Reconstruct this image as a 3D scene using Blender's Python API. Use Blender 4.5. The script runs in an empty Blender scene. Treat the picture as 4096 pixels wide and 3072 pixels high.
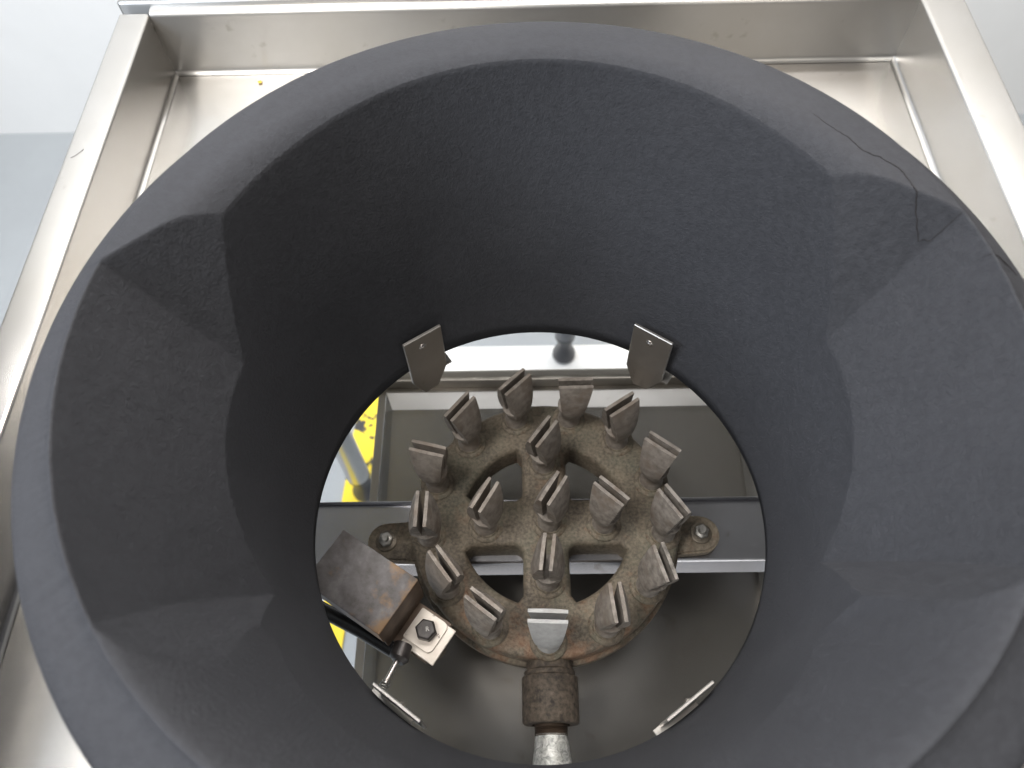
import bpy, bmesh, math, random
from mathutils import Vector, Matrix, noise
R = math.radians
random.seed(7)
sc = bpy.context.scene
col = sc.collection

# ------------------------------------------------------------------ camera
def make_camera():
    cd = bpy.data.cameras.new("camera")
    cd.sensor_width = 36.0
    cd.lens = 27.54
    cd.clip_start = 0.01
    cd.clip_end = 50
    cam = bpy.data.objects.new("camera", cd)
    col.objects.link(cam)
    p, r, y = R(60.216), R(-2.2455), R(-1.5863)
    f = Vector((math.sin(y)*math.cos(p), math.cos(y)*math.cos(p), -math.sin(p)))
    rt = Vector((math.cos(y), -math.sin(y), 0))
    up = rt.cross(f)
    r2 = rt*math.cos(r) + up*math.sin(r)
    u2 = -rt*math.sin(r) + up*math.cos(r)
    M = Matrix((r2, u2, -f)).transposed().to_4x4()
    M.translation = Vector((-0.0088, -0.1721, 0.4737))
    cam.matrix_world = M
    cd.dof.use_dof = True
    cd.dof.focus_distance = 0.50
    cd.dof.aperture_fstop = 9.0
    sc.camera = cam
make_camera()

# ------------------------------------------------------------------ world and lamps
world = bpy.data.worlds.new("World")
sc.world = world
world.use_nodes = True
bg = world.node_tree.nodes["Background"]
bg.inputs["Color"].default_value = (0.95, 0.97, 1.0, 1)
bg.inputs["Strength"].default_value = 0.27

def area_lamp(name, loc, target, size, power, color):
    ld = bpy.data.lights.new(name, 'AREA')
    ld.shape = 'RECTANGLE'
    ld.size, ld.size_y = size
    ld.energy = power
    ld.color = color
    o = bpy.data.objects.new(name, ld)
    col.objects.link(o)
    o.location = loc
    o.rotation_euler = (Vector(target) - Vector(loc)).to_track_quat('-Z', 'Y').to_euler()
    return o
area_lamp("ceiling_lamp", (-0.72, -0.30, 1.80), (0, 0.05, 0), (0.60, 0.60), 33, (1.0, 0.97, 0.93))
area_lamp("side_fill", (-1.45, -0.50, 1.00), (0, 0.05, 0.15), (0.8, 0.8), 34, (0.78, 0.87, 1.0))  # unseen cool fill, added to light the ring's right notch and rear wall
area_lamp("warm_lamp", (0.95, 0.75, 1.6), (0.1, 0.6, 0.1), (0.5, 0.5), 4.5, (1.0, 0.82, 0.64))
area_lamp("ceiling_tube", (-0.18, -0.90, 1.35), (-0.05, 0.2, 0), (0.09, 0.5), 3.2, (1.0, 0.98, 0.95))
area_lamp("ceiling_panel", (0.68, -0.90, 1.35), (0.2, 0.2, 0), (0.5, 0.5), 3.2, (1.0, 0.92, 0.82))
area_lamp("front_fill", (0.0, -1.9, -0.22), (0, 0, -0.22), (1.7, 0.45), 9.0, (1.0, 0.98, 0.95))  # no real window: low fill added to brighten the pan wall and underside
area_lamp("wall_fill", (0.1, 0.95, 1.9), (0.1, 1.95, 0.9), (1.8, 0.2), 85, (1.0, 0.98, 0.96))  # unseen strip added only to brighten the white wall behind the range

sc.view_settings.view_transform = 'Standard'
sc.view_settings.look = 'None'
sc.view_settings.exposure = 0.0
sc.view_settings.gamma = 1.0

# ------------------------------------------------------------------ materials
class NT:
    def __init__(self, name):
        self.m = bpy.data.materials.new(name)
        self.m.use_nodes = True
        self.t = self.m.node_tree
        self.b = self.t.nodes["Principled BSDF"]
        self.tc = self.n("ShaderNodeTexCoord")
    def n(self, typ, **kw):
        nd = self.t.nodes.new(typ)
        for k, v in kw.items():
            setattr(nd, k, v)
        return nd
    def l(self, a, b):
        self.t.links.new(a, b)
    def coords(self, scale=(1, 1, 1), rot=(0, 0, 0), out="Object"):
        mp = self.n("ShaderNodeMapping")
        mp.inputs["Scale"].default_value = scale
        mp.inputs["Rotation"].default_value = rot
        self.l(self.tc.outputs[out], mp.inputs["Vector"])
        return mp.outputs["Vector"]
    def noise(self, scale, detail=4, rough=0.55, vec=None, dist=0.0):
        nd = self.n("ShaderNodeTexNoise")
        nd.inputs["Scale"].default_value = scale
        nd.inputs["Detail"].default_value = detail
        nd.inputs["Roughness"].default_value = rough
        nd.inputs["Distortion"].default_value = dist
        self.l(vec if vec is not None else self.tc.outputs["Object"], nd.inputs["Vector"])
        return nd.outputs["Fac"]
    def ramp(self, fac, stops):
        nd = self.n("ShaderNodeValToRGB")
        els = nd.color_ramp.elements
        while len(els) < len(stops):
            els.new(0.5)
        for e, (p, c) in zip(els, stops):
            e.position = p
            e.color = (*c, 1) if len(c) == 3 else c
        self.l(fac, nd.inputs["Fac"])
        return nd.outputs["Color"]
    def mix(self, fac, a, b, mode='MIX'):
        nd = self.n("ShaderNodeMix", data_type='RGBA', blend_type=mode)
        for k, v in (("Factor", fac), ("A", a), ("B", b)):
            s = [i for i in nd.inputs if i.name == k and (i.type == 'RGBA' if k != "Factor" else i.type == 'VALUE')][0]
            if hasattr(v, "node"):
                self.l(v, s)
            else:
                s.default_value = v if k == "Factor" else (*v, 1)
        return [o for o in nd.outputs if o.type == 'RGBA'][0]
    def rng(self, fac, a, b, lo, hi):
        nd = self.n("ShaderNodeMapRange")
        self.l(fac, nd.inputs["Value"])
        for i, v in zip((1, 2, 3, 4), (a, b, lo, hi)):
            nd.inputs[i].default_value = v
        return nd.outputs["Result"]
    def bump(self, h, strength, dist, normal=None):
        nd = self.n("ShaderNodeBump")
        nd.inputs["Strength"].default_value = strength
        nd.inputs["Distance"].default_value = dist
        self.l(h, nd.inputs["Height"])
        if normal is not None:
            self.l(normal, nd.inputs["Normal"])
        return nd.outputs["Normal"]
    def set(self, **kw):
        for k, v in kw.items():
            k = k.replace("_", " ")
            s = self.b.inputs[k]
            if hasattr(v, "node"):
                self.l(v, s)
            elif isinstance(v, tuple):
                s.default_value = (*v, 1)
            else:
                s.default_value = v
        return self.m

def mat_cast_iron():
    t = NT("black_cast_iron")
    big = t.noise(7, 3)
    fine = t.noise(260, 4, 0.6)
    c = t.ramp(big, [(0.3, (0.0347, 0.0353, 0.0396)), (0.55, (0.0409, 0.0416, 0.0465)), (0.75, (0.0482, 0.0485, 0.0533))])
    c = t.mix(0.35, c, t.ramp(fine, [(0.35, (0.0291, 0.0296, 0.0323)), (0.65, (0.0526, 0.0536, 0.0589))]))
    lumps = t.noise(520, 5, 0.75)
    grain = t.noise(1100, 3, 0.6)
    dents = t.n("ShaderNodeTexVoronoi", feature='SMOOTH_F1')
    dents.inputs["Scale"].default_value = 95
    t.l(t.tc.outputs["Object"], dents.inputs["Vector"])
    geo = t.n("ShaderNodeNewGeometry")
    sepn = t.n("ShaderNodeSeparateXYZ")
    t.l(geo.outputs["Normal"], sepn.inputs[0])
    worn = t.rng(sepn.outputs["Z"], 0.75, 0.97, 1.0, 0.35)
    hm = t.n("ShaderNodeMath", operation='MULTIPLY')
    t.l(lumps, hm.inputs[0]); t.l(worn, hm.inputs[1])
    lumps = hm.outputs[0]
    n1 = t.bump(lumps, 0.85, 0.0010)
    n2 = t.bump(grain, 0.35, 0.0005, n1)
    n3 = t.bump(dents.outputs["Distance"], 0.05, 0.0008, n2)
    return t.set(Base_Color=c, Roughness=t.rng(fine, 0.3, 0.7, 0.66, 0.80), Normal=n3, Specular_IOR_Level=0.14)

def mat_steel(name, smear, tint=(0.52, 0.508, 0.49), rough=0.33, aniso=0.85, stain=0.35, streak=0.04):
    """brushed stainless; reflections smear along the vector `smear`, across the grain"""
    t = NT(name)
    sx = tuple(500 if abs(v) > 0.6 else 7 for v in smear)
    br = t.noise(1.0, 3, 0.6, t.coords(sx))
    blot = t.noise(9, 5, 0.6)
    spots = t.noise(55, 3, 0.5)
    c = t.mix(t.rng(blot, 0.35, 0.7, 0, stain), tint, tuple(v*0.74 for v in (tint[0], tint[1]*0.96, tint[2]*0.88)))
    c = t.mix(t.rng(spots, 0.68, 0.76, 0, stain), c, (0.25, 0.22, 0.18))
    rg = t.rng(br, 0.3, 0.7, rough*(1-streak), rough*(1+streak))
    tg = t.n("ShaderNodeCombineXYZ")
    for k in range(3):
        tg.inputs[k].default_value = smear[k]
    return t.set(Base_Color=c, Metallic=1.0, Roughness=rg, Anisotropic=aniso, Tangent=tg.outputs[0])

def mat_casting():
    t = NT("burner_cast_brown")
    a = t.noise(38, 5, 0.6)
    b = t.noise(16, 4, 0.6)
    f = t.noise(420, 4, 0.65)
    c = t.ramp(a, [(0.28, (0.0420, 0.0336, 0.0272)), (0.5, (0.1260, 0.1008, 0.0714)), (0.72, (0.2416, 0.1974, 0.1386))])
    c = t.mix(t.rng(b, 0.48, 0.66, 0, 0.7), c, (0.1260, 0.1344, 0.0988))
    c = t.mix(t.rng(t.noise(27, 4, 0.6, t.coords((1, 1, 1), (0.8400, 0.9000, 0.4200))), 0.58, 0.70, 0, 0.75), c, (0.1786, 0.0840, 0.0420))
    sp = t.n("ShaderNodeSeparateXYZ")
    t.l(t.tc.outputs["Object"], sp.inputs[0])
    inl = t.rng(sp.outputs["Y"], -0.02, -0.10, -0.14, 0.08)
    ad = t.n("ShaderNodeMath", operation='ADD')
    t.l(t.noise(45, 4, 0.65), ad.inputs[0]); t.l(inl, ad.inputs[1])
    c = t.mix(t.rng(ad.outputs[0], 0.52, 0.66, 0, 0.8), c, (0.2100, 0.0902, 0.0378))
    c = t.mix(0.40, c, t.ramp(f, [(0.35, (0.0252, 0.0210, 0.0168)), (0.7, (0.3150, 0.2626, 0.1996))]))
    n = t.bump(f, 0.7, 0.0008)
    n = t.bump(a, 0.35, 0.001, n)
    return t.set(Base_Color=c, Roughness=0.72, Metallic=0.15, Normal=n)

def mat_jet(name, c0, c1, stainc):
    t = NT(name)
    oi = t.n("ShaderNodeObjectInfo")
    add = t.n("ShaderNodeVectorMath", operation='ADD')
    t.l(t.tc.outputs["Object"], add.inputs[0])
    t.l(oi.outputs["Random"], add.inputs[1])
    v = add.outputs["Vector"]
    a = t.noise(190, 5, 0.6, v)
    st = t.n("ShaderNodeMapping")
    st.inputs["Scale"].default_value = (120, 120, 900)
    t.l(v, st.inputs["Vector"])
    lines = t.noise(1.0, 3, 0.6, st.outputs["Vector"])
    c = t.ramp(a, [(0.3, c0), (0.62, c1)])
    c = t.mix(t.rng(t.noise(70, 3, 0.6, v), 0.5, 0.68, 0, 0.75), c, stainc)
    c = t.mix(t.rng(oi.outputs["Random"], 0, 1, 0, 0.40), c, (0.20, 0.165, 0.135))
    c = t.mix(t.rng(lines, 0.62, 0.75, 0, 0.45), c, (0.10, 0.085, 0.075))
    n = t.bump(lines, 0.30, 0.0005)
    n = t.bump(a, 0.4, 0.0005, n)
    return t.set(Base_Color=c, Roughness=0.68, Metallic=0.12, Normal=n)

def mat_rust():
    t = NT("rusty_burnt_sheet")
    a = t.noise(70, 6, 0.65)
    b = t.noise(55, 5, 0.65)
    c = t.ramp(a, [(0.3, (0.042, 0.034, 0.031)), (0.55, (0.095, 0.088, 0.088)), (0.75, (0.16, 0.15, 0.148))])
    sep = t.n("ShaderNodeSeparateXYZ")
    t.l(t.tc.outputs["Object"], sep.inputs[0])
    near = t.rng(sep.outputs["X"], 0.000, 0.032, -0.12, 0.12)
    ad = t.n("ShaderNodeMath", operation='ADD')
    t.l(b, ad.inputs[0]); t.l(near, ad.inputs[1])
    c = t.mix(t.rng(ad.outputs[0], 0.47, 0.64, 0, 0.8), c, (0.20, 0.115, 0.050))
    return t.set(Base_Color=c, Roughness=0.55, Metallic=0.3, Normal=t.bump(a, 0.4, 0.0006))

def mat_plain(name, c, rough=0.5, metal=0.0, var=0.25, scale=60, bump=0.15):
    t = NT(name)
    a = t.noise(scale, 5, 0.6)
    cc = t.ramp(a, [(0.3, tuple(v*(1-var) for v in c)), (0.7, tuple(min(1, v*(1+var)) for v in c))])
    return t.set(Base_Color=cc, Roughness=rough, Metallic=metal, Normal=t.bump(a, bump, 0.0005))

def mat_plate():
    t = NT("scuffed_pale_plate")
    a = t.noise(45, 4, 0.6)
    s = t.noise(190, 3, 0.55)
    c = t.ramp(a, [(0.3, (0.42, 0.37, 0.32)), (0.7, (0.60, 0.55, 0.49))])
    c = t.mix(t.rng(s, 0.66, 0.70, 0, 0.9), c, (0.05, 0.035, 0.03))
    return t.set(Base_Color=c, Roughness=0.42, Metallic=0.55)

def mat_tape():
    t = NT("worn_yellow_tape")
    s = t.noise(21, 5, 0.6)
    c = t.mix(t.rng(s, 0.58, 0.61, 0, 1), (0.83, 0.62, 0.03), (0.03, 0.03, 0.03))
    return t.set(Base_Color=c, Roughness=0.6)

def mat_galv():
    t = NT("galvanized_pipe")
    v = t.n("ShaderNodeTexVoronoi", feature='F1')
    v.inputs["Scale"].default_value = 190
    t.l(t.tc.outputs["Object"], v.inputs["Vector"])
    a = t.noise(230, 5, 0.65, dist=1.0)
    c = t.ramp(a, [(0.34, (0.20, 0.20, 0.19)), (0.50, (0.46, 0.46, 0.43)), (0.66, (0.70, 0.69, 0.66))])
    c = t.mix(t.rng(v.outputs["Distance"], 0.0, 0.25, 0.5, 0), c, (0.14, 0.14, 0.14))
    return t.set(Base_Color=c, Roughness=0.5, Metallic=0.4, Normal=t.bump(a, 0.4, 0.0006))

M = dict(
    iron=mat_cast_iron(),
    crack=mat_plain("crack_black", (0.012, 0.010, 0.010), 0.9),
    steel_x=mat_steel("brushed_steel_back", (0, 0.3, 1), rough=0.34),
    steel_y=mat_steel("brushed_steel_side", (0.35, 0, 1), rough=0.26, streak=0.0),
    steel_deck=mat_steel("brushed_steel_deck", (0, 1, 0), rough=0.26),
    steel_pan=mat_steel("satin_steel_pan", (0, 1, 0), (0.38, 0.36, 0.335), 0.27, 0.4, 0.45, 0.0),
    steel_panwall=mat_steel("satin_steel_pan_wall", (0, 0.5, 1), (0.62, 0.61, 0.60), 0.30, 0.7, 0.2),
    steel_bar=mat_steel("polished_steel_bar", (0, 1, 0), (0.48, 0.48, 0.51), 0.27, 0.5, 0.4, 0.0),
    steel_rail=mat_steel("dull_steel_rail", (0, 1, 0), (0.45, 0.42, 0.38), 0.36, 0.5, 0.5),
    tab=mat_steel("scuffed_steel_tab", (0, 0, 1), (0.54, 0.52, 0.50), 0.42, 0.0, 0.9),
    cast=mat_casting(),
    jet=mat_jet("jet_grey_brown", (0.11, 0.095, 0.082), (0.27, 0.243, 0.215), (0.15, 0.115, 0.088)),
    jet_pale=mat_jet("jet_pale", (0.36, 0.375, 0.39), (0.50, 0.52, 0.53), (0.40, 0.39, 0.37)),
    rust=mat_rust(),
    brown=mat_plain("burnt_brown_steel", (0.10, 0.070, 0.050), 0.5, 0.3, 0.5, 60),
    plate=mat_plate(),
    fitting=mat_plain("rough_dark_fitting", (0.075, 0.058, 0.043), 0.7, 0.1, 0.75, 260, 0.8),
    blackbolt=mat_plain("black_oxide_bolt", (0.045, 0.040, 0.038), 0.4, 0.5, 0.4, 200),
    bolt=mat_plain("dull_bolt", (0.30, 0.29, 0.27), 0.42, 0.8, 0.4, 200),
    washer=mat_plain("dull_washer", (0.13, 0.11, 0.085), 0.45, 0.6, 0.4, 150),
    galv=mat_galv(),
    blacktube=mat_plain("black_tube", (0.03, 0.03, 0.032), 0.25, 0.4, 0.3, 90),
    chrome=mat_plain("bright_rod", (0.52, 0.48, 0.44), 0.28, 1.0, 0.2, 300),
    floor=mat_plain("grey_floor_paint", (0.30, 0.32, 0.335), 0.55, 0, 0.05, 6, 0.05),
    wall=mat_plain("white_wall_paint", (0.83, 0.83, 0.82), 0.6, 0, 0.02, 8, 0.05),
    white=mat_plain("white_board", (0.85, 0.85, 0.83), 0.5, 0, 0.02, 8, 0.02),
    tape=mat_tape(),
    foot=mat_plain("dark_foot", (0.05, 0.05, 0.055), 0.45, 0, 0.2, 60),
    leg=mat_steel("steel_leg", (1, 0, 0), (0.55, 0.55, 0.54), 0.3, 0.3, 0.3),
    darkleg=mat_plain("dull_grey_leg", (0.16, 0.165, 0.175), 0.5, 0.2, 0.2, 40),
    crumb=mat_plain("yellow_crumb", (0.75, 0.48, 0.05), 0.7, 0, 0.2, 900),
    hair=mat_plain("dark_fibre", (0.05, 0.045, 0.04), 0.7, 0, 0.1, 60),
)

# ------------------------------------------------------------------ builders
def mesh_obj(name, bm, mat, parent=None, smooth=False, angle=None):
    me = bpy.data.meshes.new(name)
    bmesh.ops.recalc_face_normals(bm, faces=bm.faces)
    bm.to_mesh(me)
    bm.free()
    me.materials.append(mat)
    if smooth or angle is not None:
        for p in me.polygons:
            p.use_smooth = True
        if angle is not None:
            me.set_sharp_from_angle(angle=R(angle))
    o = bpy.data.objects.new(name, me)
    col.objects.link(o)
    o.parent = parent
    return o

def empty(name, loc, label, cat, rz=0.0):
    o = bpy.data.objects.new(name, None)
    o.empty_display_size = 0.02
    col.objects.link(o)
    o.location = loc
    o.rotation_euler[2] = rz
    o["label"] = label
    o["category"] = cat
    return o

def tag(o, label, cat):
    o["label"] = label
    o["category"] = cat
    return o

def add_box(bm, x0, x1, y0, y1, z0, z1, bevel=0.0, seg=2):
    r = bmesh.ops.create_cube(bm, size=1.0)
    vs = r["verts"]
    for v in vs:
        v.co = Vector(((x0+x1)/2 + v.co.x*(x1-x0), (y0+y1)/2 + v.co.y*(y1-y0), (z0+z1)/2 + v.co.z*(z1-z0)))
    if bevel:
        es = list({e for v in vs for e in v.link_edges})
        bmesh.ops.bevel(bm, geom=es, offset=bevel, segments=seg, affect='EDGES', profile=0.5)
    return bm

def lathe(bm, prof, n=32, M4=None):
    rings = []
    for r, z in prof:
        ring = []
        for i in range(n):
            a = 2*math.pi*i/n
            p = Vector((r*math.cos(a), r*math.sin(a), z))
            ring.append(bm.verts.new(M4 @ p if M4 else p))
        rings.append(ring)
    for A, B in zip(rings, rings[1:]):
        for i in range(n):
            bm.faces.new((A[i], A[(i+1) % n], B[(i+1) % n], B[i]))
    bm.faces.new(rings[0][::-1])
    bm.faces.new(rings[-1])
    return bm

def tube(bm, pts, r, n=12):
    pts = [Vector(p) for p in pts]
    rr = r if isinstance(r, (list, tuple)) else [r]*len(pts)
    rings = []
    ref = None
    for i, p in enumerate(pts):
        d = (pts[min(i+1, len(pts)-1)] - pts[max(i-1, 0)]).normalized()
        if ref is None:
            ref = Vector((0, 0, 1)) if abs(d.z) < 0.9 else Vector((1, 0, 0))
        u = (ref - d*ref.dot(d)).normalized()
        ref = u
        w = d.cross(u)
        rings.append([bm.verts.new(p + (u*math.cos(2*math.pi*k/n) + w*math.sin(2*math.pi*k/n))*rr[i]) for k in range(n)])
    for A, B in zip(rings, rings[1:]):
        for k in range(n):
            bm.faces.new((A[k], A[(k+1) % n], B[(k+1) % n], B[k]))
    bm.faces.new(rings[0][::-1])
    bm.faces.new(rings[-1])
    return bm

def hexprism(bm, cx, cy, z0, z1, r, rot=0.0, chamfer=0.0008):
    prof = [(r, z0), (r, z1-chamfer), (r-chamfer*1.4, z1)]
    T = Matrix.Translation((cx, cy, 0)) @ Matrix.Rotation(rot, 4, 'Z')
    return lathe(bm, prof, 6, T)

# ------------------------------------------------------------------ room pieces in view
FLOOR_Z = -0.80
def build_setting():
    bm = bmesh.new()
    vs = [bm.verts.new(p) for p in ((-4, -3, FLOOR_Z), (4, -3, FLOOR_Z), (4, 1.3, FLOOR_Z), (-4, 1.3, FLOOR_Z))]
    bm.faces.new(vs)
    o = mesh_obj("floor", bm, M["floor"]); o["kind"] = "structure"
    bm = bmesh.new()
    vs = [bm.verts.new(p) for p in ((-4, 1.25, FLOOR_Z-0.01), (4, 1.25, FLOOR_Z-0.01), (4, 1.25, 1.9), (-4, 1.25, 1.9))]
    bm.faces.new(vs)
    o = mesh_obj("wall", bm, M["wall"]); o["kind"] = "structure"
build_setting()

# ------------------------------------------------------------------ wok range (steel tray)
XL, XR, YB, YF, HT = -0.3208, 0.3294, 0.4307, -0.60, 0.0592
def build_range():
    root = empty("wok_range", (0, 0, 0), "stainless steel sunken tray of a wok range around the black ring", "wok range")
    # deck with round hole
    bm = bmesh.new()
    n = 96
    inner, outer = [], []
    for i in range(n):
        a = 2*math.pi*(i+0.5)/n
        inner.append((0.147*math.cos(a), 0.147*math.sin(a)))
        c, s = math.cos(a), math.sin(a)
        ts = [((XR if c > 0 else XL)/c) if abs(c) > 1e-6 else 9, ((YB if s > 0 else YF)/s) if abs(s) > 1e-6 else 9]
        t = min(ts)
        outer.append((t*c, t*s))
    corners = [(XL, YB), (XR, YB), (XL, YF), (XR, YF)]
    for cx, cy in corners:
        k = min(range(n), key=lambda i: (outer[i][0]-cx)**2 + (outer[i][1]-cy)**2)
        outer[k] = (cx, cy)
    for z in (0.0,):
        I = [bm.verts.new((x, y, z)) for x, y in inner]
        O = [bm.verts.new((x, y, z)) for x, y in outer]
        J = [bm.verts.new((x, y, z-0.003)) for x, y in inner]
        for i in range(n):
            j = (i+1) % n
            bm.faces.new((I[i], O[i], O[j], I[j]))
            bm.faces.new((J[i], I[i], I[j], J[j]))
    mesh_obj("deck", bm, M["steel_deck"], root)

    def wall_profile(name, axis, mat, pts, a0, a1):
        # pts: (offset outward, z) extruded along the other axis
        bm = bmesh.new()
        A, B = [], []
        for d, z in pts:
            if axis == "L":
                A.append(bm.verts.new((XL-d, a0, z))); B.append(bm.verts.new((XL-d, a1, z)))
            elif axis == "R":
                A.append(bm.verts.new((XR+d, a0, z))); B.append(bm.verts.new((XR+d, a1, z)))
            else:
                A.append(bm.verts.new((a0, YB+d, z))); B.append(bm.verts.new((a1, YB+d, z)))
        for i in range(len(pts)-1):
            bm.faces.new((A[i], A[i+1], B[i+1], B[i]))
        return mesh_obj(name, bm, mat, root, angle=35)
    def arc(cx, cz, r, a0, a1, n=6):
        return [(cx + r*math.cos(R(a0+(a1-a0)*i/n)), cz + r*math.sin(R(a0+(a1-a0)*i/n))) for i in range(n+1)]
    f = 0.0042
    fillet = arc(-f, f, f, -90, 0)          # curved joint between deck and wall
    fillet = [(x, z+0.0004) for x, z in fillet]
    rl, rr = 0.0265, 0.036
    def side(w):
        return fillet + [(0.0, HT-0.003)] + arc(0.003, HT-0.003, 0.003, 180, 90)[1:] + [(w-0.003, HT)] + arc(w-0.003, HT-0.003, 0.003, 90, 0)[1:] + [(w, -0.03)]
    wall_profile("side_wall", "L", M["steel_y"], side(rl), YF, YB+0.001)
    wall_profile("side_wall", "R", M["steel_y"], side(rr), YF, YB+0.001)
    back = fillet + [(0.0, HT-0.003)] + arc(0.004, HT-0.003, 0.004, 180, 90)[1:] + [(0.010, HT+0.001)]
    wall_profile("back_wall", "B", M["steel_x"], back, XL, XR)
    # rear ledge behind the tray: a box a little higher, with a dark gap
    bm = bmesh.new()
    add_box(bm, XL-rl-0.001, XR+rr+0.001, YB+0.0085, YB+0.14, -0.03, HT+0.006, 0.0025, 3)
    mesh_obj("rear_ledge", bm, M["steel_x"], root, angle=35)
    # deck support skirts below
    bm = bmesh.new()
    add_box(bm, XL-rl+0.001, XL+0.02, YF, YB+0.13, -0.10, -0.032)
    mesh_obj("side_skirt", bm, M["steel_y"], root)
    bm = bmesh.new()
    add_box(bm, XR-0.02, XR+rr-0.001, YF, YB+0.13, -0.10, -0.032)
    mesh_obj("side_skirt", bm, M["steel_y"], root)
    # locating tabs inside the ring
    def tab(angle, top, w):
        bm = bmesh.new()
        hw = w/2
        out = [(-hw, top), (hw, top), (hw*0.98, -0.008), (hw*0.35, -0.028), (-hw*0.45, -0.030), (-hw*0.98, -0.010)]
        F = [bm.verts.new((x, 0.0, z)) for x, z in out]
        B = [bm.verts.new((x, 0.0022, z)) for x, z in out]
        bm.faces.new(F); bm.faces.new(B[::-1])
        for i in range(len(out)):
            j = (i+1) % len(out)
            bm.faces.new((F[i], B[i], B[j], F[j]))
        bmesh.ops.bevel(bm, geom=list(bm.edges), offset=0.0005, segments=1, affect='EDGES')
        # little foot that reaches under the deck
        add_box(bm, -hw*0.5, hw*1.25, 0.0004, 0.014, -0.0095, -0.0075)
        o = mesh_obj("locating_tab", bm, M["tab"], root)
        o.location = (0.1355*math.cos(R(angle)), 0.1355*math.sin(R(angle)), 0)
        o.rotation_euler[2] = R(angle-90)
        bm = bmesh.new()
        T = Matrix.Translation((-0.001, 0.0002, top-0.0115)) @ Matrix.Rotation(R(90), 4, 'X')
        lathe(bm, [(0.0030, 0), (0.0026, 0.0006), (0.0018, 0.0007), (0.0015, 0.0013), (0.0006, 0.0018)], 14, T)
        mesh_obj("rivet", bm, M["chrome"], o, smooth=True)
    tab(123.5, 0.041, 0.0290)
    tab(55.2, 0.041, 0.0290)
    tab(234.0, 0.020, 0.034)
    tab(-54.5, 0.020, 0.034)
build_range()

# ------------------------------------------------------------------ cast iron wok ring
RB, ZT, RC = 0.140, 0.200, 0.200
def r_in(z, th=-90.0):
    t = z/ZT
    back = max(0.0, math.sin(R(th)))**3
    return RB + (0.0325+0.0080*back)*t - (0.0020+0.0030*back)*math.sin(math.pi*t)
def crest(th):
    """radius of the crest edge: a circle set slightly towards the back"""
    R0, e = 0.2008, 0.0103
    sn = math.sin(R(th))
    return e*sn + math.sqrt(R0*R0 - e*e*(1-sn*sn))
def polar(r, a, z):
    return Vector((r*math.cos(R(a)), r*math.sin(R(a)), z))
def plane3(a, b, c):
    n = (b-a).cross(c-a)
    return (-n.x/n.z, -n.y/n.z, a.z + (n.x*a.x + n.y*a.y)/n.z)
END = {
    "L": (plane3(polar(.172, 148, .200), polar(.2020, 166, .200), polar(.163, 164, .139)),
          plane3(polar(.168, -138, .155), polar(.1915, -142, .200), polar(.156, -150, .100))),
    "R": (plane3(polar(.174, 37, .200), polar(.2038, 19.5, .200), polar(.163, 20.5, .139)),
          plane3(polar(.167, -35, .155), polar(.1935, -31, .200), polar(.159, -25, .108))),
}
def smin(a, b, k):
    h = max(k-abs(a-b), 0)/k
    return min(a, b) - h*h*k*0.25
def smax(a, b, k):
    return -smin(-a, -b, k)
def H(x, y):
    r = math.hypot(x, y)
    th = math.degrees(math.atan2(y, x))
    # rim: flat at the back, sloping inward at the front
    rc = crest(th)
    d = max(0.0, 0.1885-r)
    dome = max(0.0, r-0.1965)
    rim_b = ZT - 0.0030*(d/0.0100)**2 - 0.0022*(dome/0.0140)**2
    tt = max(0.0, (rc-r)/0.0255)
    rim_f = ZT - 0.045*(tt**1.7)
    w = min(1, max(0, (-y-0.055)/0.045))
    w = w*w*(3-2*w)
    rim = rim_b*(1-w) + rim_f*w
    side = "L" if x < 0 else "R"
    if side == "L":
        u = (th if th > 0 else th+360) - 164
        u /= 47.0
    else:
        u = (20-th)/46.0
    u = min(1.2, max(-0.2, u))
    s = 1.65 + 0.15*u + 1.05*u*abs(u)
    F = ZT - s*(rc+0.0003-r)
    pe = END[side]
    e1 = pe[0][0]*x + pe[0][1]*y + pe[0][2]
    e2 = pe[1][0]*x + pe[1][1]*y + pe[1][2]
    notch = smax(smax(e1, F, 0.0010), e2, 0.0014)
    t360 = th % 360
    if (side == "L" and not 143 < t360 < 229) or (side == "R" and 43 < t360 < 318):
        return rim
    jit = 0.0006*noise.noise(Vector((x*160, y*160, 3.1))) + 0.0004*noise.noise(Vector((x*420, y*420, 7.7)))
    return smin(rim, notch+jit, 0.0010)
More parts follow.
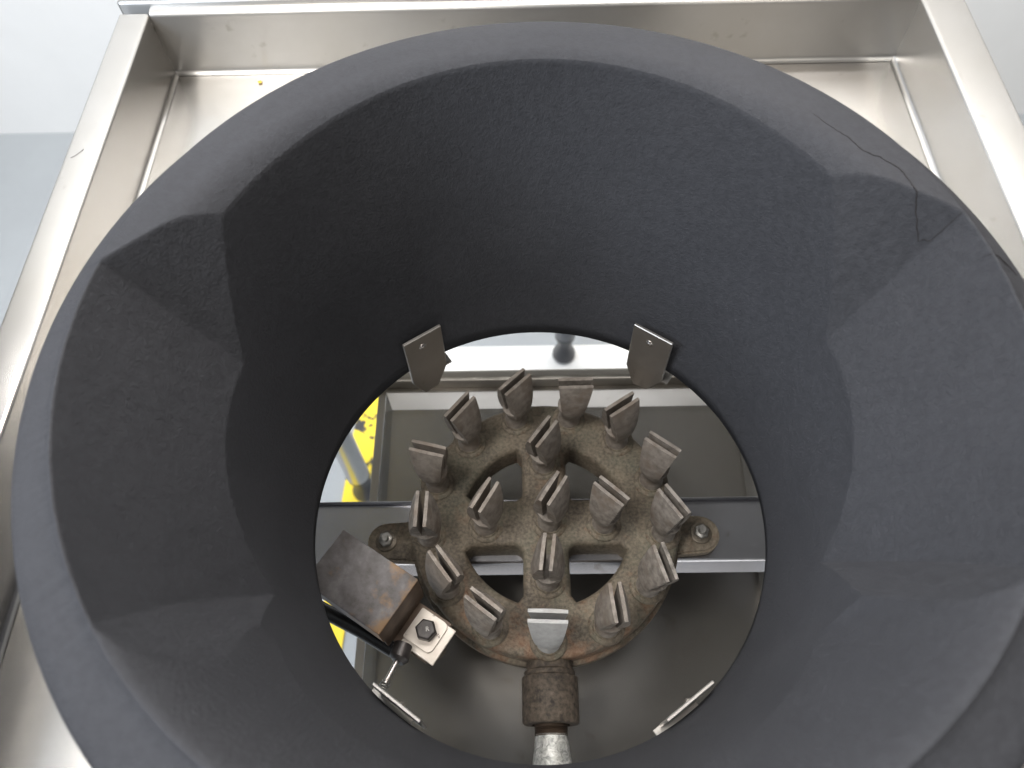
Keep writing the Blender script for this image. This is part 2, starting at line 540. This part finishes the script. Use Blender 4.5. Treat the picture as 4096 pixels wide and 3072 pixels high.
def build_ring():
    bm = bmesh.new()
    N = 1440
    K, S = 24, 64
    prof_cols = []
    for i in range(N):
        a = 2*math.pi*i/N
        c, s = math.cos(a), math.sin(a)
        th = math.degrees(a)
        lo, hi = 0.05, ZT+0.01
        for _ in range(28):
            m = (lo+hi)/2
            rr = r_in(m, th)
            if H(rr*c, rr*s) > m:
                lo = m
            else:
                hi = m
        ze = lo
        colv = []
        for k in range(K):
            t = k/(K-1)
            z = ze*(1-(1-t)**1.35)
            r = r_in(z, th)
            r += 0.0010*noise.noise(Vector((c*5, s*5, z*22))) * min(1, z*20) * (1-t**3)
            if k == 0:
                r += 0.0008
            colv.append((r, z))
        re = r_in(ze, th)
        for k in range(1, S+1):
            t = k/S
            rc = crest(math.degrees(a))
            r = re + (rc-re)*t
            colv.append((r, min(ZT, H(r*c, r*s))))
        zc = colv[-1][1]
        for dr, dz in ((.0005, .0002), (.0011, .0007), (.0018, .0015)):
            colv.append((rc+dr, zc-dz))
        r0, z0 = colv[-1]
        for t in (.25, .5, .75, 1.0):
            colv.append((r0+(.2160-r0)*t, z0+(.1905-z0)*t))
        for r, z in ((.2176, .1890), (.2186, .1868), (.2190, .1840), (.2184, .1780), (.2150, .160), (.208, .11), (.198, .05), (.1880, 0.004), (.1872, 0.0015)):
            colv.append((r, z))
        colv.append((0.152, 0.0015))
        prof_cols.append([bm.verts.new((r*c, r*s + 0.003*(z/ZT)**2, z+0.0012)) for r, z in colv])
    n = len(prof_cols[0])
    for i in range(N):
        A, B = prof_cols[i], prof_cols[(i+1) % N]
        for k in range(n-1):
            bm.faces.new((A[k], B[k], B[k+1], A[k+1]))
        bm.faces.new((A[n-1], B[n-1], B[0], A[0]))
    o = mesh_obj("wok_ring", bm, M["iron"], None, smooth=True)
    tag(o, "large matte black cast iron wok ring with cracked rim and two side notches", "wok ring")
    # hairline cracks lying on the rim
    def crack(pts, width):
        pts = [(x, y-0.0028) for x, y in pts]
        dense = []
        for (p0, p1) in zip(pts, pts[1:]):
            for j in range(8):
                t = j/8
                dense.append((p0[0]+(p1[0]-p0[0])*t, p0[1]+(p1[1]-p0[1])*t))
        dense.append(pts[-1])
        vs = []
        for i, (x, y) in enumerate(dense):
            x += 0.0005*noise.noise(Vector((i*0.33, 1.0, 0))); y += 0.0005*noise.noise(Vector((i*0.33, 9.0, 0)))
            r = math.hypot(x, y)
            rc = crest(math.degrees(math.atan2(y, x)))
            if r <= rc:
                z = min(ZT, H(x, y))
            else:
                z = ZT - 0.0015 - 0.65*max(0, r-rc-0.0018)
            vs.append(Vector((x, y+0.003*(z/ZT)**2, z+0.00125)))
        bm = bmesh.new()
        m = len(vs)
        ws = [width*(0.35+0.65*math.sin(math.pi*min(1, max(0.02, i/(m-1)*1.0)))**0.5)*(0.7+0.6*random.random()) for i in range(m)]
        tube(bm, vs, ws, 6)
        c = mesh_obj("crack", bm, M["crack"], o)
        c["label"] = "thin dark crack in the ring's rim"
    crack([(.1366, .1349), (.1446, .1240), (.1501, .1185), (.1551, .1090), (.1624, .1043), (.1685, .0981), (.1705, .0950), (.1722, .0885), (.1745, .0810), (.1765, .0740), (.1785, .0690), (.1830, .0672), (.1880, .0690), (.1930, .0710)], 0.00030)
    crack([(.1953, .0474), (.2015, .0447), (.2056, .0421), (.2087, .0382)], 0.00028)
build_ring()

# ------------------------------------------------------------------ burner
BX, BY, BZ = 0.0068, 0.0345, -0.100
def slab(bm, outer, holes, z0, z1):
    """extruded plate with holes, filled by triangulation"""
    def loop(pts):
        vs = [bm.verts.new((x, y, z1)) for x, y in pts]
        return [bm.edges.new((vs[i], vs[(i+1) % len(vs)])) for i in range(len(vs))]
    es = loop(outer)
    for h in holes:
        es += loop(h)
    r = bmesh.ops.triangle_fill(bm, edges=es, use_beauty=True)
    fs = [g for g in r["geom"] if isinstance(g, bmesh.types.BMFace)]
    e = bmesh.ops.extrude_face_region(bm, geom=fs)
    for v in [g for g in e["geom"] if isinstance(g, bmesh.types.BMVert)]:
        v.co.z = z0
    return bm

def circ(cx, cy, r, n, a0=0, a1=360):
    full = abs(a1-a0) >= 360
    return [(cx + r*math.cos(R(a0+(a1-a0)*i/(n if full else n-1))), cy + r*math.sin(R(a0+(a1-a0)*i/(n if full else n-1)))) for i in range(n)]

def window_loop(q, ri, hx, hy, rc=0.007):
    """quadrant window between the arms: arc outside, two straight sides, rounded corners"""
    sx, sy = q
    pts = []
    a0 = math.degrees(math.asin(hy/ri)); a1 = math.degrees(math.acos(hx/ri))
    for i in range(17):
        a = R(a0+4 + (a1-a0-8)*i/16)
        pts.append((ri*math.cos(a), ri*math.sin(a)))
    pts += [(hx+0.0004, ri*math.sin(R(a1))-0.006), (hx, hy+rc)]
    for i in range(1, 6):
        a = R(180+90*i/6)
        pts.append((hx+rc+rc*math.cos(a), hy+rc+rc*math.sin(a)))
    pts += [(hx+rc, hy), (ri*math.cos(R(a0))-0.006, hy+0.0004)]
    return [(sx*x, sy*y) for x, y in pts]

def make_jet_mesh():
    """slotted burner tip: round neck, then a chisel-shaped head split by a slot"""
    bm = bmesh.new()
    z0, z1, w, g = 0.017, 0.064, 0.0046, 0.0042
    # neck, hexagon-like waist and the flared seat with its ledge
    lathe(bm, [(0.0090, -0.003), (0.0090, 0.004), (0.0076, 0.007), (0.0072, 0.012), (0.0086, 0.018), (0.0102, 0.0235), (0.0108, 0.027), (0.0105, 0.0277), (0.0050, 0.0279)], 28)
    NX, NZ = 12, 14
    for sgn in (1, -1):
        grid = []
        for k in range(NZ+1):
            t = k/NZ
            z = z0 + (z1-z0)*t
            a = 0.0064 + 0.0066*t**0.9             # fan gets wider towards the top
            if z < 0.031:
                yy = 0.0078 + 0.0040*math.sin((z-z0)/(0.031-z0)*math.pi/2)
            else:
                q = (z-0.031)/(z1-0.031)
                yy = w + (0.0118-w)*(1-q**1.7)     # flank bulges, then falls to the ridge
            row = []
            for i in range(NX+1):
                x = -a + 2*a*i/NX
                u = abs(x)/a
                y = yy*(1-(0.22-0.16*t)*u**2.5)
                y = max(y, g*0.5+0.0006)
                row.append((x, y, z))
            grid.append(row)
        out = [[bm.verts.new((x, sgn*y, z)) for x, y, z in row] for row in grid]
        inn = [[bm.verts.new((x, sgn*g*0.5, z)) for x, y, z in row] for row in grid]
        for k in range(NZ):
            for i in range(NX):
                bm.faces.new((out[k][i], out[k][i+1], out[k+1][i+1], out[k+1][i]))
                bm.faces.new((inn[k][i], inn[k+1][i], inn[k+1][i+1], inn[k][i+1]))
            bm.faces.new((out[k][0], out[k+1][0], inn[k+1][0], inn[k][0]))
            bm.faces.new((out[k][NX], inn[k][NX], inn[k+1][NX], out[k+1][NX]))
        for i in range(NX):
            bm.faces.new((out[NZ][i], out[NZ][i+1], inn[NZ][i+1], inn[NZ][i]))
            bm.faces.new((out[0][i], inn[0][i], inn[0][i+1], out[0][i+1]))
    bmesh.ops.recalc_face_normals(bm, faces=bm.faces)
    me = bpy.data.meshes.new("jet")
    bm.to_mesh(me); bm.free()
    for p in me.polygons:
        p.use_smooth = True
    me.set_sharp_from_angle(angle=R(38))
    return me

def build_burner():
    root = empty("gas_burner", (BX, BY, BZ), "round brown cast iron gas burner with eighteen slotted jets inside the wok ring", "gas burner")
    ri, hx, hy = 0.0645, 0.0172, 0.0182
    T = 0.026
    bm = bmesh.new()
    holes = [window_loop(q, ri, hx, hy) for q in ((1, 1), (-1, 1), (-1, -1), (1, -1))]
    slab(bm, circ(0, 0, 0.1015, 96), holes, -T, 0.0)
    bmesh.ops.remove_doubles(bm, verts=bm.verts, dist=1e-6)
    bmesh.ops.recalc_face_normals(bm, faces=bm.faces)
    sharp = [e for e in bm.edges if len(e.link_faces) == 2 and e.calc_face_angle(0) > R(50)]
    win = [e for e in sharp if all(v.co.z > -0.001 and math.hypot(v.co.x, v.co.y) < 0.09 for v in e.verts)]
    rest = [e for e in sharp if all(math.hypot(v.co.x, v.co.y) > 0.09 for v in e.verts)]
    bmesh.ops.bevel(bm, geom=rest, offset=0.0032, segments=3, affect='EDGES', profile=0.5)
    win = [e for e in bm.edges if len(e.link_faces) == 2 and e.calc_face_angle(0) > R(60) and all(v.co.z > -0.001 and math.hypot(v.co.x, v.co.y) < 0.09 for v in e.verts)]
    bmesh.ops.bevel(bm, geom=win, offset=0.0042, segments=3, affect='EDGES', profile=0.42)
    # lower skirt, a little wider
    lathe_prof = [(0.070, -T-0.006), (0.100, -T-0.006), (0.1045, -T+0.001), (0.1045, -T+0.008), (0.0995, -T+0.012), (0.070, -T+0.012)]
    n = 96
    rings = [[bm.verts.new((r*math.cos(2*math.pi*i/n), r*math.sin(2*math.pi*i/n), z)) for i in range(n)] for r, z in lathe_prof]
    for k in range(len(rings)):
        A, B = rings[k], rings[(k+1) % len(rings)]
        for i in range(n):
            bm.faces.new((A[i], A[(i+1) % n], B[(i+1) % n], B[i]))
    casting = mesh_obj("casting", bm, M["cast"], root, angle=40)
    # fixing lugs
    for sgn, bx, by in ((-1, -0.1237, -0.009), (1, 0.1209, -0.006)):
        bm = bmesh.new()
        pts = []
        rl = 0.0148
        cx = bx
        for i in range(13):
            a = R(90 + 180*i/12)
            pts.append((cx + sgn*(-1)*rl*math.cos(a)*(1) if sgn > 0 else cx + rl*math.cos(a), by + rl*math.sin(a)))
        pts += [(sgn*0.092, by-rl*1.15), (sgn*0.092, by+rl*1.15)]
        slab(bm, pts, [], -0.0255, -0.0155)
        bmesh.ops.recalc_face_normals(bm, faces=bm.faces)
        es = [e for e in bm.edges if len(e.link_faces) == 2 and e.calc_face_angle(0) > R(50)]
        bmesh.ops.bevel(bm, geom=es, offset=0.0016, segments=2, affect='EDGES')
        lug = mesh_obj("fixing_lug", bm, M["cast"], root, angle=40)
        bm = bmesh.new()
        T4 = Matrix.Translation((bx, by, 0))
        lathe(bm, [(0.0082, -0.016), (0.0082, -0.0142), (0.0074, -0.0138), (0.0040, -0.0138)], 28, T4)
        mesh_obj("washer", bm, M["washer"], lug, angle=40)
        bm = bmesh.new()
        hexprism(bm, bx, by, -0.014, -0.0090, 0.0056, R(15))
        lathe(bm, [(0.0030, -0.0091), (0.0030, -0.0062), (0.0024, -0.0056)], 16, T4)
        mesh_obj("bolt", bm, M["bolt"], lug, angle=40)
    # jets
    me = make_jet_mesh()
    me.materials.append(M["jet"])
    mp = me.copy()
    mp.materials.clear(); mp.materials.append(M["jet_pale"])
    rot = {0: -3, 1: -84, 2: -74, 3: -57, 4: -38, 5: 33, 6: 2, 7: 44, 8: 50, 9: -15, 10: 88, 11: -53, 12: -38}
    places = []
    for k in range(13):
        a = -90 + 360/13*k
        places.append((0.0895*math.cos(R(a)), 0.0895*math.sin(R(a)), rot[k], k == 0))
    places += [(0, 0.0475, 53, False), (0.003, -0.001, 58, False), (-0.0455, -0.003, 60, False), (0.0445, -0.003, -43, False), (0.001, -0.0460, 82, False)]
    # boss collar mesh shared by all jets
    bmc = bmesh.new()
    lathe(bmc, [(0.0135, -0.004), (0.0135, 0.0006), (0.0122, 0.0018), (0.0104, 0.0020), (0.0098, 0.0030), (0.0088, 0.0030)], 28)
    bmesh.ops.recalc_face_normals(bmc, faces=bmc.faces)
    mc = bpy.data.meshes.new("collar"); bmc.to_mesh(mc); bmc.free()
    for p in mc.polygons:
        p.use_smooth = True
    mc.set_sharp_from_angle(angle=R(38))
    mc.materials.append(M["cast"])
    for x, y, rz, pale in places:
        j = bpy.data.objects.new("jet", mp if pale else me)
        col.objects.link(j)
        j.parent = root
        j.location = (x, y, 0)
        j.rotation_euler = (R(random.uniform(-2.5, 2.5)), R(random.uniform(-2.5, 2.5)), R(rz))
        if pale:
            j["label"] = "pale grey jet nearest the inlet pipe"
        c = bpy.data.objects.new("collar", mc)
        col.objects.link(c)
        c.parent = j
    # inlet coupling and pipe
    def ylathe(name, prof, mat, parent, n=32):
        T4 = Matrix.Translation((0.0005, 0, -0.0165)) @ Matrix.Rotation(R(90), 4, 'X')
        bm = bmesh.new()
        lathe(bm, prof, n, T4)
        return mesh_obj(name, bm, mat, parent, angle=40)
    cp = ylathe("inlet_coupling", [(0.0165, 0.090), (0.0165, 0.1060), (0.0182, 0.1072), (0.0182, 0.1100), (0.0198, 0.1112), (0.0200, 0.1125), (0.0200, 0.1405), (0.0190, 0.1420), (0.0135, 0.1424), (0.0128, 0.140)], M["fitting"], root)
    cp["label"] = "dark round gas inlet coupling"
    thr = [(0.0108, 0.139)]
    for i in range(6):
        thr += [(0.0118, 0.1435+i*0.0011), (0.0110, 0.1441+i*0.0011)]
    ylathe("thread", thr + [(0.0108, 0.1515)], M["brown"], cp)
    ylathe("inlet_pipe", [(0.0106, 0.1475), (0.0112, 0.1485), (0.0122, 0.158), (0.0140, 0.170), (0.0168, 0.186), (0.0180, 0.215)], M["galv"], root)
build_burner()

# ------------------------------------------------------------------ support bar under the burner
def build_bar():
    bm = bmesh.new()
    add_box(bm, -0.235, 0.235, 0.0120, 0.0585, -0.1275, -0.1256)
    prof = [(0.0585, -0.1256), (0.0600, -0.1262), (0.0606, -0.128), (0.0606, -0.142), (0.0590, -0.142)]
    front = [(0.0120, -0.1256), (0.0105, -0.1264), (0.0098, -0.1280), (0.0045, -0.1385), (0.0055, -0.1390)]
    for ps in (prof, front):
        A = [bm.verts.new((-0.235, y, z)) for y, z in ps]
        B = [bm.verts.new((0.235, y, z)) for y, z in ps]
        for i in range(len(ps)-1):
            bm.faces.new((A[i], B[i], B[i+1], A[i+1]))
    # raised rear lip
    add_box(bm, -0.235, 0.235, 0.0590, 0.0604, -0.1270, -0.1200, 0.0004, 1)
    o = mesh_obj("support_bar", bm, M["steel_bar"], None, angle=60)
    tag(o, "flat stainless steel bar running across beneath the burner", "support bar")
build_bar()

# ------------------------------------------------------------------ pilot shield: rusty bent sheet, plate, bolt
def build_pilot():
    ang = R(-33.5)
    root = empty("pilot_shield", (-0.1145, -0.0320, -0.045), "rusty bent steel pilot shield beside the burner with a black hex bolt", "pilot shield", ang)
    # local x runs along the shield, y across; z=0 is flange height
    W, L0, L1, ht, th = 0.0205, -0.030, 0.0315, 0.026, 0.0018
    bm = bmesh.new()
    add_box(bm, L0, L1, -W, W, ht-th, ht, 0.0009, 2)
    add_box(bm, L0, L1-0.001, -W, -W+th, 0.002, ht-th+0.0003)
    add_box(bm, L0, L1-0.001, W-th, W, -0.004, ht-th+0.0003)
    mesh_obj("hood", bm, M["rust"], root, angle=45)
    bm = bmesh.new()
    add_box(bm, L1-th-0.0005, L1-0.0005, -W+0.0008, W-0.0008, -0.012, ht-th-0.0005)
    mesh_obj("end_wall", bm, M["brown"], root)
    bm = bmesh.new()
    add_box(bm, L1-0.003, L1+0.026, -0.0150, 0.0150, -0.0165, -0.0145, 0.0004, 1)
    mesh_obj("flange", bm, M["brown"], root)
    # stacked plates and the bolt
    pl = bmesh.new()
    add_box(pl, L1+0.0040, L1+0.0310, -0.0140, 0.0125, -0.0143, -0.0127, 0.0004, 1)
    mp_ = mesh_obj("clamp_plate", pl, M["plate"], root)
    bm = bmesh.new()
    rp = []
    x0, x1, y0, y1, rc = L1+0.0035, L1+0.0255, -0.0095, 0.0128, 0.004
    for cx, cy, a0 in ((x1-rc, y1-rc, 0), (x0+0.001, y1-0.001, 90), (x0+0.001, y0+0.001, 180), (x1-rc, y0+rc, 270)):
        rr = rc if cx > x0+0.01 else 0.001
        for i in range(5):
            a = R(a0+90*i/4)
            rp.append((cx+rr*math.cos(a), cy+rr*math.sin(a)))
    slab(bm, rp, [], -0.0125, -0.0112)
    mesh_obj("clamp_plate", bm, M["plate"], root)
    bm = bmesh.new()
    hexprism(bm, L1+0.0150, 0.0015, -0.0113, -0.0048, 0.0072, R(20), 0.0009)
    bo = mesh_obj("hex_bolt", bm, M["blackbolt"], root, angle=30)
    cu = bpy.data.curves.new("mark", 'FONT')
    cu.body = "R"; cu.size = 0.0042; cu.extrude = 0.00012; cu.align_x = 'CENTER'; cu.align_y = 'CENTER'
    to = bpy.data.objects.new("mark_tmp", cu); col.objects.link(to)
    me = bpy.data.meshes.new_from_object(to)
    bpy.data.objects.remove(to)
    me.materials.append(M["bolt"])
    mk = bpy.data.objects.new("mark", me); col.objects.link(mk)
    mk.parent = bo
    mk.location = (L1+0.0160, 0.0022, -0.00478)
    mk.rotation_euler[2] = R(40)
    # post that carries the flange
    bm = bmesh.new()
    lathe(bm, [(0.0070, -0.078), (0.0070, -0.0167)], 24, Matrix.Translation((L1+0.014, 0.003, 0)))
    mesh_obj("post", bm, M["cast"], root, angle=40)

    root2 = empty("pilot_tube", (-0.094, -0.070, -0.06), "thin pilot gas tube with a small nozzle below the rusty shield", "pilot tube")
    o0 = Vector(root2.location)
    def rel(ps):
        return [Vector(p)-o0 for p in ps]
    bm = bmesh.new()
    tube(bm, rel([(-0.152, -0.0375, -0.064), (-0.1200, -0.0535, -0.064), (-0.0985, -0.0660, -0.064), (-0.0925, -0.0690, -0.062)]), 0.0052, 16)
    mesh_obj("tube", bm, M["blacktube"], root2, angle=50)
    bm = bmesh.new()
    tube(bm, rel([(-0.0890, -0.0655, -0.052), (-0.0905, -0.0710, -0.051), (-0.0912, -0.0745, -0.0505), (-0.0922, -0.0765, -0.050)]), [0.0060, 0.0066, 0.0066, 0.0045], 16)
    mesh_obj("nozzle", bm, M["blackbolt"], root2, angle=40)
    bm = bmesh.new()
    tube(bm, rel([(-0.0920, -0.0760, -0.050), (-0.0985, -0.0905, -0.048)]), 0.0019, 12)
    mesh_obj("rod", bm, M["chrome"], root2, angle=50)
    bm = bmesh.new()
    A, B = Vector((-0.0980, -0.0893, -0.048)), Vector((-0.1012, -0.0962, -0.047))
    d = (B-A).normalized(); u = d.cross(Vector((0, 0, 1))).normalized(); w = d.cross(u)
    pts = []
    for i in range(61):
        t = i/60
        a = t*2*math.pi*5
        pts.append(A + (B-A)*t + (u*math.cos(a)+w*math.sin(a))*0.0028 - o0)
    tube(bm, pts, 0.0005, 6)
    mesh_obj("spring", bm, M["bolt"], root2, smooth=True)
build_pilot()

# ------------------------------------------------------------------ drip pan and frame below
def build_pan():
    root = empty("drip_pan", (0, 0, -0.215), "shallow stainless steel drip pan below the burner", "drip pan")
    x0, x1, y0, y1, h, sl = -0.139, 0.200, -0.26, 0.1940, 0.0175, 0.0095
    bm = bmesh.new()
    add_box(bm, x0, x1, y0, y1, -0.0015, 0.0)
    for v in bm.verts:
        if v.co.y < 0:
            v.co.z -= 0.030
    mesh_obj("base", bm, M["steel_pan"], root)
    def sloped(pts, mat):
        bm = bmesh.new()
        A = [bm.verts.new(p) for p in pts]
        bm.faces.new(A)
        r = bmesh.ops.solidify(bm, geom=list(bm.faces), thickness=0.0012)
        mesh_obj("pan_wall", bm, mat, root)
    sloped([(x0, y1, 0), (x1, y1, 0), (x1+0.004, y1+sl, h), (x0-0.004, y1+sl, h)], M["steel_panwall"])
    sloped([(x0, y0, -0.03), (x0, y1, 0), (x0-0.004, y1+sl, h), (x0-0.004, y0, h)], M["steel_y"])
    sloped([(x1, y0, -0.03), (x1, y1, 0), (x1+0.004, y1+sl, h), (x1+0.004, y0, h)], M["steel_y"])
    for b in ((x0-0.0115, x0-0.0042, y0, y1+sl+0.004), (x0-0.004, x1+0.004, y1+sl+0.0003, y1+sl+0.0045), (x1+0.0042, x1+0.0115, y0, y1+sl+0.004)):
        bm = bmesh.new()
        add_box(bm, b[0], b[1], b[2], b[3], h-0.0006, h+0.0010, 0.0004, 1)
        mesh_obj("pan_rim", bm, M["steel_rail"], root)
    bm = bmesh.new()
    add_box(bm, -0.335, 0.36, 0.2080, 0.2190, -0.212, -0.180, 0.003, 3)
    o = mesh_obj("frame_rail", bm, M["steel_rail"], None, angle=40)
    tag(o, "square stainless steel frame rail behind the drip pan", "frame rail")
    # legs of the stand
    def leg(x, y, top, r, label, base=FLOOR_Z, tm="leg"):
        t = empty("table_leg", (x, y, base), label, "table leg")
        bm = bmesh.new()
        lathe(bm, [(r, 0.075), (r, top-base)], 28)
        mesh_obj("tube", bm, M[tm], t, angle=40)
        bm = bmesh.new()
        lathe(bm, [(r*0.95, 0.0), (r*1.12, 0.004), (r*1.12, 0.012), (r*0.75, 0.030), (r*0.72, 0.055), (r*0.98, 0.066), (r*0.98, 0.0755)], 24)
        mesh_obj("foot", bm, M["foot"], t, angle=40)
        return t
    leg(-0.285, 0.345, -0.105, 0.019, "round stainless steel leg standing beside the yellow tape")
    leg(0.069, 0.606, -0.105, 0.019, "slim leg with dark levelling foot standing on the white board", FLOOR_Z+0.0195, "darkleg")
    bm = bmesh.new()
    add_box(bm, -0.60, 0.60, 0.5700, 0.6290, FLOOR_Z+0.001, FLOOR_Z+0.019, 0.002, 2)
    o = mesh_obj("board", bm, M["white"], None)
    tag(o, "white board lying flat on the grey floor behind the range", "board")
    # floor tape: a thin real strip
    bm = bmesh.new()
    pts = [(-0.355, -0.15), (-0.316, -0.15), (-0.262, 0.62), (-0.306, 0.62)]
    slab(bm, pts, [], FLOOR_Z+0.0005, FLOOR_Z+0.004)
    o = mesh_obj("floor_tape", bm, M["tape"], None)
    tag(o, "worn yellow marking tape stuck to the grey floor", "floor tape")
build_pan()

# ------------------------------------------------------------------ small things
def build_small():
    bm = bmesh.new()
    bmesh.ops.create_icosphere(bm, subdivisions=2, radius=0.0015)
    for v in bm.verts:
        v.co *= 1 + 0.5*noise.noise(v.co*500)
        v.co.z *= 0.6
        v.co.x *= 1.4
    o = mesh_obj("crumb", bm, M["crumb"], None, smooth=True)
    o.location = (-0.2414, 0.4150, 0.0014)
    tag(o, "tiny yellow crumb lying on the steel tray near its back wall", "crumb")
    bm = bmesh.new()
    pts = [Vector((-0.3415+0.0075*t, 0.264+0.0085*t*t+0.001*math.sin(3*t), HT+0.0003)) for t in [i/14 for i in range(15)]]
    tube(bm, pts, 0.00014, 5)
    o = mesh_obj("fibre", bm, M["hair"], None)
    tag(o, "short dark fibre lying on the left steel rim of the tray", "fibre")
build_small()
